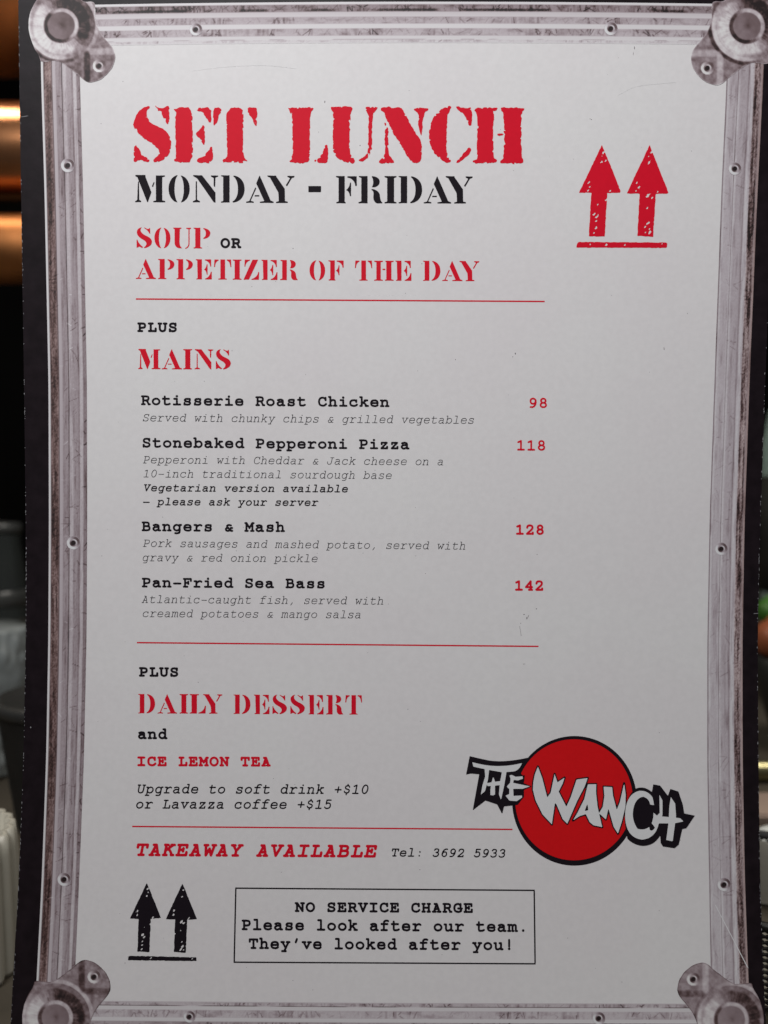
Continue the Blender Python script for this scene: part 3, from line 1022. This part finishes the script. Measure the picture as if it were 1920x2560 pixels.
for a, b in (((339.8, 747.6), (1361.6, 753.8)), ((342.5, 1606.4), (1346.2, 1615.8)), ((330.6, 2065.8), (1281, 2073.2))):
    k = Ink(); stroke(k, a, b, 3.4); k.build('divider_line', M['red'])
k = Ink()
q = [(589.6, 2220), (1335.3, 2225.6), (1337.6, 2409), (585.4, 2405)]
stroke(k, (588.2, 2220), (1336.8, 2225.6), 3.6); stroke(k, (1338.9, 2409.1), (584.2, 2405), 3.6)
stroke(k, (1335.4, 2227.3), (1337.6, 2407.4), 3.6, 8); stroke(k, (585.6, 2403.3), (589.6, 2221.7), 3.6, 8)
k.build('notice_box', M['black'])


# ------------------------------------------------------------------ this-way-up arrows
def arrow_set(outl, bar, tr, spots, mat, seed, cell, label):
    P = [tr(p) for s in outl for p in path(s)] + [tr(p) for p in path(bar)]
    S = [(tr(np.array([x, y])), r) for x, y, r in spots]

    def w(f, X, Y):
        f = f + 1.3 * (noise2(X / 5, Y / 5, seed) - .5)
        for (c, r) in S:
            n = noise2(X / 2.0, Y / 2.0, seed + 9)
            e = np.hypot((X - c[0]) * 1.0 + (Y - c[1]) * .5, (Y - c[1]) * .8) - r * (0.3 + 1.2 * n)
            f = np.maximum(f, -e)
        return f
    k = Ink(); k.add(*fill(P, cell, 4, w))
    return k.build('arrow_symbol', mat, label=label)


AR = ['M 542 116 L 660 400 785 718 775 736 612 740 605 830 580 1306 372 1299 405 736 246 736 Z',
      'M 1160 120 L 1280 420 1406 735 1385 749 1240 751 1205 1307 1002 1294 1030 749 863 746 Z']
spots = [(560, 215, 3), (540, 335, 3), (590, 320, 2), (545, 260, 1.6), (375, 600, 2.4), (388, 655, 2.4), (365, 705, 2), (648, 712, 2), (490, 885, 2), (440, 1015, 2.6), (485, 1040, 4),
         (470, 1100, 2.4), (465, 1190, 3), (440, 1255, 2), (600, 825, 2.6), (1178, 220, 3), (1155, 345, 3.2), (1150, 262, 1.6), (992, 605, 2.6), (1020, 670, 3), (985, 715, 2),
         (1265, 725, 2), (1140, 775, 4), (1190, 805, 2.6), (1130, 935, 2.2), (1140, 1130, 3.2), (1100, 1180, 2), (1160, 1200, 2), (1160, 1250, 3.4), (1105, 1252, 2),
         (600, 1408, 2.4), (840, 1412, 1.6), (1320, 1398, 1.6), (390, 1405, 1.6)]
arrow_set(AR, 'M 235 1374 L 1375 1382 1389 1395 1386 1440 1370 1451 212 1447 219 1400 Z', crop(1400, 340, 5.184), spots, M['red'], 21, 1.4,
          'red pair of upward arrows over a bar')
AB = ['M 262 430 L 382 726 295 733 284 1016 181 1011 193 736 118 731 Z', 'M 563 432 L 685 736 603 743 591 1021 491 1013 500 739 420 738 Z']
spots = [(268, 480, 2.2), (262, 540, 2.4), (272, 510, 1.6), (182, 668, 2.6), (180, 700, 2.0), (312, 722, 2), (240, 805, 1.6), (225, 870, 3.2), (238, 890, 2.6), (225, 925, 2), (222, 955, 2),
         (218, 990, 2), (293, 775, 2), (570, 490, 2.2), (562, 545, 2.4), (490, 665, 2.4), (488, 700, 2.6), (615, 730, 2), (555, 760, 3.2), (572, 770, 2.6), (550, 830, 1.8),
         (555, 930, 2), (562, 970, 3), (545, 995, 2.4), (570, 998, 2), (497, 860, 2), (295, 1067, 2), (645, 1072, 1.6)]
arrow_set(AB, 'M 116 1046 L 679 1060 681 1091 103 1084 106 1052 Z', crop(290, 2080, 3.386), spots, M['black'], 23, 1.4, 'black pair of upward arrows over a bar')

# ------------------------------------------------------------------ round logo
lt = crop(1140, 1800, 2.592)
LOGO = bpy.data.objects.new('round_logo', None)
COL.objects.link(LOGO)
LOGO.parent = card


def ell(cx, cy, rx, ry):
    a = np.linspace(0, 2 * math.pi, 97)[:-1]
    return lt(np.stack([cx + rx * np.cos(a), cy + ry * np.sin(a)], -1))


def logo_piece(name, polys, mat, lift, holes=(), grow=0.0):
    k = Ink()
    w = (lambda f, X, Y: f - grow) if grow else None
    k.add(*fill(polys, 1.5, 4 + grow, w, holes))
    return k.build(name, mat, lift, LOGO)


logo_piece('black_ring', [ell(767, 523, 404, 420)], M['black'], 0.00008)
logo_piece('red_disc', [ell(764, 516, 381, 392)], M['deepred'], 0.00012)
P = lambda s: [lt(p) for p in path(s)]
BACK = P('''M 88 233 L 180 254 Q 290 284 478 240 L 454 285 412 335 432 358 445 355 442 392 438 408 490 429 440 452 440 496 400 548 330 556 311 558 298 607 265 545 190 520 108 583 150 350 95 345 65 352 Z
M 1160 445 Q 1215 420 1268 465 L 1277 415 1322 424 1372 490 1388 445 1440 462 1468 545 1478 604 1546 618 1498 690 1490 700 1465 705 1442 806 1415 829 1340 818 1325 795 1322 745 Q 1285 815 1205 814 Q 1150 808 1110 768 Q 1080 640 1100 545 Q 1125 470 1160 445 Z''')
logo_piece('black_backing', BACK[:1], M['black'], 0.00016)
logo_piece('black_backing', BACK[1:], M['black'], 0.00016)
THE = P('''M 105 272 L 160 285 Q 290 312 428 277 L 418 296 Q 400 328 370 332 L 300 337 230 325 150 309 112 300 Z
M 185 316 L 214 320 206 385 188 458 160 482 170 425 188 365 Z
M 240 366 L 252 395 252 480 240 487 222 484 222 450 230 400 Z M 196 408 L 240 400 292 393 288 420 204 427 Z
M 298 330 L 327 330 312 420 291 516 277 480 284 400 Z
M 345 357 L 362 354 385 366 430 363 433 378 400 390 374 386 369 405 430 418 480 428 430 444 370 444 372 490 426 487 428 500 392 524 345 520 320 488 344 478 345 446 328 430 350 404 353 380 Z''')
WAN = P('''M 530 300 L 558 375 590 500 612 470 638 348 656 402 702 372 690 410 664 462 714 560 742 498 780 384 852 374 832 430 785 520 720 670 690 640 650 545 640 535 620 674 560 610 515 520 497 450 500 400 510 350 Z
M 853 415 L 907 414 906 470 916 560 946 692 890 680 865 660 840 608 800 620 757 648 785 600 830 510 Z
M 955 430 L 1010 433 1016 490 1040 580 1060 530 1088 408 1098 480 1096 560 1072 660 1048 734 1020 690 986 570 970 642 925 602 950 560 960 490 Z''')
HOLE = P('M 850 540 L 856 582 832 588 Z')
CH = P('''M 1282 550 L 1272 500 Q 1240 452 1185 457 Q 1093 480 1094 625 Q 1100 762 1205 773 Q 1292 765 1312 668 L 1285 672 1265 668 1290 690 Q 1275 722 1255 712 L 1250 690 Q 1222 715 1175 703 Q 1138 650 1145 590 Q 1155 505 1210 495 Q 1250 505 1256 546 Z
M 1316 482 L 1336 520 1336 612 1312 672 1292 700 1266 666 1276 640 1278 598 1300 618 1318 600 Z
M 1276 630 L 1300 620 1360 625 1450 634 1472 655 1410 668 1268 667 Z
M 1390 497 L 1418 540 1424 620 1402 784 1360 775 1376 660 1380 560 Z''')
logo_piece('letter_outline', WAN, M['black'], 0.00020, (), 3.0)
logo_piece('white_lettering', WAN, M['white'], 0.00024, HOLE)
logo_piece('white_lettering', THE, M['white'], 0.00024)
logo_piece('white_lettering', CH, M['white'], 0.00024)

# ------------------------------------------------------------------ wear: chipped edges, specks, scuffs
def blob(k, u, v, ru, rv, seed):
    g = np.linspace(0, 2 * math.pi, 9)[:-1]
    r = np.random.default_rng(seed).uniform(.55, 1.25, 8)
    P = np.stack([u + ru * r * np.cos(g), v + rv * r * np.sin(g)], -1)
    k.add(P, [tuple(range(8))])


k = Ink()
r = np.random.default_rng(5)
n = 0
for v in np.arange(-30, 2560, 2.6):
    dl = 0.13 + 0.9 * max(0, float(noise2(v / 45, 1.0, 66)) - .50)
    if r.uniform() < dl * (.7 if v < 1250 else 1.0):
        blob(k, float(edge_l(v)) + r.uniform(.6, 2.0), v, r.uniform(.4, 1.1), r.uniform(.8, 3.4), n)
    n += 1
    if r.uniform() < dl * (1.0 if v > 900 else .2):
        blob(k, float(edge_r(v)) - r.uniform(.6, 2.0), v, r.uniform(.4, 1.1), r.uniform(.8, 3.4), n)
    n += 1
stroke(k, (53, 292.5), (70, 290), 1.3, 2)
stroke(k, (1884, 1534), (1894, 1533.5), 1.3, 2)
blob(k, 77, 1818, 1.6, 2.6, 9001)
k.build('chipped_edge', M['wear'], 0.00006)['kind'] = 'stuff'
k = Ink()
for i in range(90):
    blob(k, r.uniform(240, 1760), r.uniform(140, 2480), r.uniform(.5, 1.2), r.uniform(.5, 1.4), 500 + i)
for (u, v, a, b) in [(812, 255, 1.4, 3), (900, 364, 1.0, 1.6), (1310, 1536, 2.0, 1.4), (1317, 1545, 1.2, 3), (1302, 1558, 1.2, 1.2), (1341, 1522, 1.8, 1.3),
                     (1288, 884, 1.3, 3), (1282, 892, 1, 1.5), (1660, 872, .8, 4), (1586, 120, .9, 5), (1583, 134, .7, 5), (1310, 1660, 3, .7), (1700, 2100, 1, 1)]:
    blob(k, u, v, a, b, int(u * 3 + v))
stroke(k, (1299, 1565), (1303, 1590), .8, 2); stroke(k, (1318, 1546), (1322, 1538), .9, 2)
k.build('dirt_specks', M['speck'], 0.00006)['kind'] = 'stuff'
for pts, wd in (([(1788, 2262), (1862, 2405), (1869, 2418)], 2.6), ([(1280, 2376), (1300, 2388), (1312, 2408)], .7),
                ([(480, 178), (560, 168), (660, 164), (740, 172)], .45), ([(1545, 238), (1595, 216), (1690, 206)], .45)):
    k = Ink()
    P = crom(pts, 8)
    T = np.gradient(P, axis=0); T /= np.linalg.norm(T, axis=1)[:, None]
    N_ = np.stack([-T[:, 1], T[:, 0]], -1) * (wd / 2) * np.linspace(.7, 1, len(P))[:, None]
    n_ = len(P)
    k.add(np.concatenate([P - N_, P + N_]), [(i, i + 1, n_ + i + 1, n_ + i) for i in range(n_ - 1)])
    k.build('pale_scratch', M['white'], 0.00010)

# ================================================================== behind the card: the bar
def at(px, py, y):
    return ((px - 960) / F * y, y, (1280 - py) / F * y)


COUNTER_Z = float(card_foot[2])


def box(name, lo, hi, mat, parent=None, bev=0.0):
    bm = bmesh.new()
    bmesh.ops.create_cube(bm, size=1)
    for v in bm.verts:
        v.co = Vector([lo[i] + (v.co[i] + .5) * (hi[i] - lo[i]) for i in range(3)])
    if bev:
        bmesh.ops.bevel(bm, geom=bm.edges[:], offset=bev, segments=3, affect='EDGES')
    me = bpy.data.meshes.new(name); bm.to_mesh(me); bm.free()
    return link(name, me, mat, parent)


def lathe(name, prof, mat, parent=None, n=64, axis='Z', flute=None, open_ends=False):
    verts = []; faces = []
    for (r, z) in prof:
        for i in range(n):
            a = 2 * math.pi * i / n
            rr = r * (1 + (flute[0] * abs(math.cos(a * flute[1] / 2)) if flute else 0))
            p = (rr * math.cos(a), rr * math.sin(a), z)
            if axis == 'X': p = (z, p[0], p[1])
            verts.append(p)
    for j in range(len(prof) - 1):
        for i in range(n):
            faces.append((j * n + i, j * n + (i + 1) % n, (j + 1) * n + (i + 1) % n, (j + 1) * n + i))
    open_ends = open_ends or prof[0] == prof[-1]
    if prof[0][0] > 1e-5 and not open_ends: faces.append(tuple(reversed(range(n))))
    if prof[-1][0] > 1e-5 and not open_ends: faces.append(tuple((len(prof) - 1) * n + i for i in range(n)))
    o = mesh_obj(name, verts, faces, mat, parent, True)
    bm = bmesh.new(); bm.from_mesh(o.data)
    bmesh.ops.recalc_face_normals(bm, faces=bm.faces[:])
    bm.to_mesh(o.data); bm.free()
    return o


def tag(o, label, cat, group=None):
    o['label'] = label; o['category'] = cat
    if group: o['group'] = group
    return o


MB = dict(
    copper=simple('brushed_copper', (0.62, 0.27, 0.12), 0.26, 1.0, 0.16, 60, 0.05, (1, 14, 14)),
    counter=simple('worn_brown_counter', (0.055, 0.046, 0.034), 0.5, 0, 0.3, 25, 0.1),
    wall=simple('dark_back_wall', (0.003, 0.003, 0.003), 0.9, 0, 0.3, 8, 0, None, 0.05),
    darkglass=glass('dark_smoked_glass', (0.05, 0.055, 0.052), 0.12, 0.5),
    greyglass=simple('frosted_grey_plastic', (0.12, 0.13, 0.13), 0.35, 0, 0.4, 22, 0.3),
    green=glass('green_tinted_glass', (0.45, 0.58, 0.53), 0.15, 0.6),
    blackweave=simple('black_woven_wire', (0.012, 0.011, 0.010), 0.5, 0, 0.3, 90),
    cream=simple('cream_ribbed_ceramic', (0.31, 0.295, 0.25), 0.35, 0, 0.08, 25),
    brass=simple('dull_brass', (0.42, 0.38, 0.20), 0.35, 1.0, 0.12, 40),
    plastic=simple('crumpled_clear_plastic', (0.17, 0.185, 0.185), 0.22, 0, 0.45, 30, 0.5, None, 0.6),
    smoke=simple('smoky_grey_rim', (0.045, 0.046, 0.044), 0.3, 0, 0.3, 40),
    wood=simple('tan_wood', (0.27, 0.20, 0.16), 0.55, 0, 0.2, 18, 0.05, (1, 1, 9)),
    leaf=simple('green_peel', (0.04, 0.13, 0.016), 0.45, 0, 0.25, 120, 0.1),
    orange=simple('orange_peel', (0.24, 0.07, 0.028), 0.45, 0, 0.2, 160, 0.2),
    dark=simple('dark_stoneware', (0.02, 0.02, 0.018), 0.4, 0, 0.2, 30),
)

ct = box('bar_counter', (-1.2, 0.10, COUNTER_Z - 0.04), (1.2, 1.25, COUNTER_Z - 0.0002), MB['counter'])
ct['kind'] = 'structure'
wl = box('back_wall', (-1.5, 1.26, COUNTER_Z - 0.04), (1.5, 1.32, 1.2), MB['wall'])
wl['kind'] = 'structure'

# copper tap tower: two horizontal pipes on an upright, and a round copper dome
Y1 = 0.46


DULL = simple('dull_copper', (0.48, 0.19, 0.065), 0.48, 1.0, 0.25, 40, 0.08)


def pipe(py0, py1, y, x0, x1, label, mat):
    za, zb = at(0, py0, y)[2], at(0, py1, y)[2]
    rr = (za - zb) / 2
    o = lathe('copper_pipe', [(rr * .98, x0), (rr, x0 + .002), (rr, x1 - .002), (rr * .98, x1)], mat, None, 96, 'X')
    o.location = (0, y + rr * .6, (za + zb) / 2)
    return tag(o, label, 'pipe')


pipe(229, 470, Y1, -0.52, -0.10, 'upper brushed copper pipe with a white-hot highlight behind the top left of the menu card', MB['copper'])
pipe(520, 692, Y1, -0.52, -0.10, 'lower brushed copper pipe, orange brown, under the brighter pipe behind the menu card', DULL)
dm = lathe('copper_dome', [(0.0005, -0.062), (0.020, -0.060), (0.040, -0.050), (0.055, -0.034), (0.063, -0.012), (0.064, 0.01), (0.058, 0.04), (0.040, 0.062), (0.0005, 0.075)], simple('tarnished_copper', (0.42, 0.17, 0.055), 0.5, 0.55, 0.2, 40, 0.05))
c = at(-18, -82, 0.50)
dm.location = (c[0] - 0.010, c[1], c[2] + 0.0)
tag(dm, 'rounded copper dome at the top left corner above the two copper pipes', 'lamp')

# carafe of dark glass
Yc = 0.52
e = empty('glass_carafe', (at(-20, 0, Yc)[0], Yc, COUNTER_Z), 'dark smoked glass carafe with a pale rim beside the left edge of the card', 'carafe')
kx = Yc / F
zz = lambda py: (1280 - py) * kx - COUNTER_Z
lathe('body', [(0.030, zz(1560) * 0 + 0.0), (0.040, 0.004), (0.040, 0.02), (82 * kx, zz(1560)), (84 * kx, zz(1515)), (81 * kx, zz(1470)), (72 * kx, zz(1400)), (64 * kx, zz(1345)), (64 * kx, zz(1320)),
               (58 * kx, zz(1320)), (58 * kx, zz(1345)), (66 * kx, zz(1400)), (75 * kx, zz(1470)), (77 * kx, zz(1515)), (0.034, 0.02), (0.0005, 0.008)], MB['darkglass'], e)
lathe('rim', [(58 * kx, zz(1332)), (66 * kx, zz(1334)), (69 * kx, zz(1322)), (67 * kx, zz(1308)), (60 * kx, zz(1306)), (57 * kx, zz(1318)), (58 * kx, zz(1332))], MB['smoke'], e)
lathe('band', [(83 * kx, zz(1512)), (87 * kx, zz(1510)), (87 * kx, zz(1475)), (82 * kx, zz(1472)), (83 * kx, zz(1512))], MB['smoke'], e)

# frosted grey tub and black woven basket on the counter
Yt = 0.44
kx = Yt / F
zt = (1280 - 1575) * kx - COUNTER_Z
prof = [(0.020, 0.0)] + [(0.030 + 0.009 * math.sin(t * 2.6), 0.001 + zt * t) for t in np.linspace(0, 1, 46)] + [(0.022, zt * 1.01), (0.0005, zt * 0.98)]
bag = lathe('plastic_bag', prof, MB['plastic'], None, 120)
for v_ in bag.data.vertices:
    a_ = math.atan2(v_.co.y, v_.co.x)
    q_ = 1 + 0.20 * (float(fbm(20 + 3 * math.cos(a_), 20 + 3 * math.sin(a_) + v_.co.z * 60, 401, 4)) - .5) + 0.14 * abs(float(fbm(50 + 5 * math.cos(a_) + v_.co.z * 90, 60 + 5 * math.sin(a_) - v_.co.z * 40, 431, 2)) - .5)
    v_.co.x *= q_; v_.co.y *= q_
bag.location = (at(56, 0, Yt)[0] - 0.037, Yt, COUNTER_Z)
tag(bag, 'crumpled grey see-through plastic bag behind the left edge of the card, beside the black basket', 'bag')
Yb = 0.375
kx = Yb / F
zb = (1280 - 1745) * kx - COUNTER_Z
e = empty('black_basket', (at(10, 0, Yb)[0] + 0.034, Yb, COUNTER_Z), 'small tapered black woven basket half hidden behind the left edge of the card', 'basket')
prof = [(0.0005, 0.001), (0.022, 0.001)]
for i in range(40):
    t = i / 39
    prof.append((0.0245 + 0.0095 * t + 0.0003 * math.sin(i * math.pi), 0.001 + zb * t))
    prof.append((0.0245 + 0.0095 * t + 0.0007, 0.001 + zb * (t + .012)))
lathe('woven_side', prof + [(0.032, zb), (0.0225, 0.004), (0.0005, 0.004)], MB['blackweave'], e)
lathe('rim', [(0.0335, zb - .004), (0.0355, zb - .003), (0.0360, zb + .001), (0.0335, zb + .003), (0.0315, zb)], simple('black_rim', (0.025, 0.025, 0.024), 0.35), e)

# cream fluted cup
Yf = 0.250
kx = Yf / F
zf = (1280 - 2085) * kx - COUNTER_Z
cup = lathe('fluted_cup', [(0.0265, 0), (0.0270, 0.002), (0.0252, zf * .85), (0.0244, zf), (0.0226, zf), (0.0235, 0.004), (0.0005, 0.003)], MB['cream'], None, 364, 'Z', (0.060, 26))
cup.location = (at(27, 0, Yf)[0] - 0.0272, Yf, COUNTER_Z)
tag(cup, 'cream fluted cup with upright ribs at the lower left edge of the card', 'cup')

# right side: green bottle, garnish bowl, brass rail, wooden block, plate, wire basket
Yg = 0.62
kx = Yg / F
e = empty('green_bottle', (at(1912, 0, Yg)[0] + 0.032, Yg, COUNTER_Z), 'pale green glass bottle behind the right edge of the card', 'bottle')
hb = (1280 - 850) * kx - COUNTER_Z
lathe('glass_body', [(0.030, 0), (0.033, 0.004), (0.033, hb * .70), (0.026, hb * .80), (0.014, hb * .88), (0.013, hb), (0.010, hb), (0.011, hb * .88), (0.022, hb * .79), (0.029, hb * .69), (0.029, 0.008), (0.0005, 0.006)], MB['green'], e)
lathe('label_band', [(0.0333, hb * .30), (0.0338, hb * .30), (0.0338, hb * .62), (0.0333, hb * .62), (0.0333, hb * .30)], MB['dark'], e)
Yo = 0.50
kx = Yo / F
zbowl = (1280 - 1640) * kx - COUNTER_Z
bowl = lathe('garnish_bowl', [(0.018, 0), (0.019, 0.003), (0.030, zbowl * .7), (0.034, zbowl), (0.031, zbowl), (0.027, zbowl * .7), (0.016, 0.006), (0.0005, 0.005)], MB['dark'])
bx = at(1897, 0, Yo)[0] + 0.030
bowl.location = (bx, Yo, COUNTER_Z)
tag(bowl, 'dark stoneware bowl holding fruit behind the right edge of the card', 'bowl')


def fruit(name, px, py, y, r, mat, label, cat):
    bm = bmesh.new(); bmesh.ops.create_uvsphere(bm, u_segments=32, v_segments=20, radius=r)
    for v in bm.verts:
        v.co.z *= 0.93 + 0.15 * (1 if abs(v.co.z) > r * .93 else 0)
    for f in bm.faces: f.smooth = True
    me = bpy.data.meshes.new(name); bm.to_mesh(me); bm.free()
    o = link(name, me, mat)
    o.location = at(px, py, y)
    tag(o, label, cat)


fruit('orange', 1943, 1600, 0.50, 0.0150, MB['orange'], 'small orange in the dark bowl at the right edge of the card', 'fruit')
fruit('lime', 1926, 1528, 0.512, 0.0095, MB['leaf'], 'green lime on top of the orange at the right edge of the card', 'fruit')
rail = lathe('brass_rail', [(0.0052, 0.05), (0.0054, 0.052), (0.0054, 0.60), (0.0052, 0.602)], MB['brass'], None, 32, 'X')
rail.location = (0.09, 0.43, 0)
rail.location.z = COUNTER_Z + 0.0054
tag(rail, 'dull brass rod lying across the counter behind the right edge of the card', 'rod')
Yw = 0.360
blk = box('wooden_block', (at(1893, 0, Yw)[0] - .012, Yw, COUNTER_Z), (at(1893, 0, Yw)[0] + .06, Yw + .03, at(0, 2038, Yw)[2]), MB['wood'], None, .001)
tag(blk, 'tan wooden block standing on the counter above the wire basket', 'block')
Yp = 0.325
pl = lathe('white_plate', [(0.0005, .001), (0.012, 0.001), (0.013, 0.002), (0.021, 0.008), (0.022, 0.0095), (0.0205, 0.0095), (0.0125, 0.004), (0.0005, 0.0035)], simple('white_glaze', (0.62, 0.64, 0.62), 0.15, 0, .04, 10))
pl.location = (at(1893, 0, Yp)[0] + 0.022, Yp, COUNTER_Z)
tag(pl, 'small pale plate between the wooden block and the wire basket', 'plate')

# black wire basket with a cream liner, close behind the card
Yk = 0.262
e = empty('wire_basket', (at(1925, 0, Yk)[0], Yk, COUNTER_Z), 'black wire mesh basket with a cream liner at the lower right edge of the card', 'basket')
ztop = (1280 - 2190) * Yk / F - COUNTER_Z
wires = []; wf = []


def tube(P, r, n=6):
    P = [Vector(p) for p in P]
    b0 = len(wires)
    for i, p in enumerate(P):
        d = (P[min(i + 1, len(P) - 1)] - P[max(i - 1, 0)]).normalized()
        a = d.orthogonal().normalized(); b = d.cross(a)
        for j in range(n):
            t = 2 * math.pi * j / n
            wires.append(p + (a * math.cos(t) + b * math.sin(t)) * r)
    for i in range(len(P) - 1):
        for j in range(n):
            wf.append((b0 + i * n + j, b0 + i * n + (j + 1) % n, b0 + (i + 1) * n + (j + 1) % n, b0 + (i + 1) * n + j))


R0, NW = 0.0365, 62
for s in (1, -1):
    for i in range(NW):
        a0 = 2 * math.pi * i / NW
        tube([((R0 + s * .00015) * math.cos(a0 + s * t * 1.5), (R0 + s * .00015) * math.sin(a0 + s * t * 1.5), .001 + ztop * t) for t in np.linspace(0, 1, 14)], 0.00042)
mesh_obj('wire_mesh', [tuple(w) for w in wires], wf, MB['blackweave'], e, True)
lathe('rim', [(R0 - .0006, ztop - .0012), (R0 + .0012, ztop - .0012), (R0 + .0012, ztop + .0012), (R0 - .0006, ztop + .0012), (R0 - .0006, ztop - .0012)], MB['blackweave'], e)
lm, LN, LL, LB = nm('thin_cream_paper')
tr_ = LN.new('ShaderNodeBsdfTranslucent'); mx_ = LN.new('ShaderNodeMixShader'); nz_ = LN.new('ShaderNodeTexNoise'); rp_ = LN.new('ShaderNodeValToRGB')
nz_.inputs['Scale'].default_value = 60
rp_.color_ramp.elements[0].color = (0.80, 0.76, 0.66, 1); rp_.color_ramp.elements[1].color = (0.90, 0.87, 0.77, 1)
LL.new(nz_.outputs['Fac'], rp_.inputs[0]); LL.new(rp_.outputs[0], LB.inputs['Base Color']); LL.new(rp_.outputs[0], tr_.inputs['Color'])
LB.inputs['Roughness'].default_value = 0.8
mx_.inputs[0].default_value = 0.7
LL.new(LB.outputs[0], mx_.inputs[1]); LL.new(tr_.outputs[0], mx_.inputs[2])
LL.new(mx_.outputs[0], LN['Material Output'].inputs['Surface'])
lathe('cream_liner', [(0.0335, 0.001), (0.0340, ztop * .80), (0.0345, ztop * .94)], lm, e, 64, 'Z', None, True)
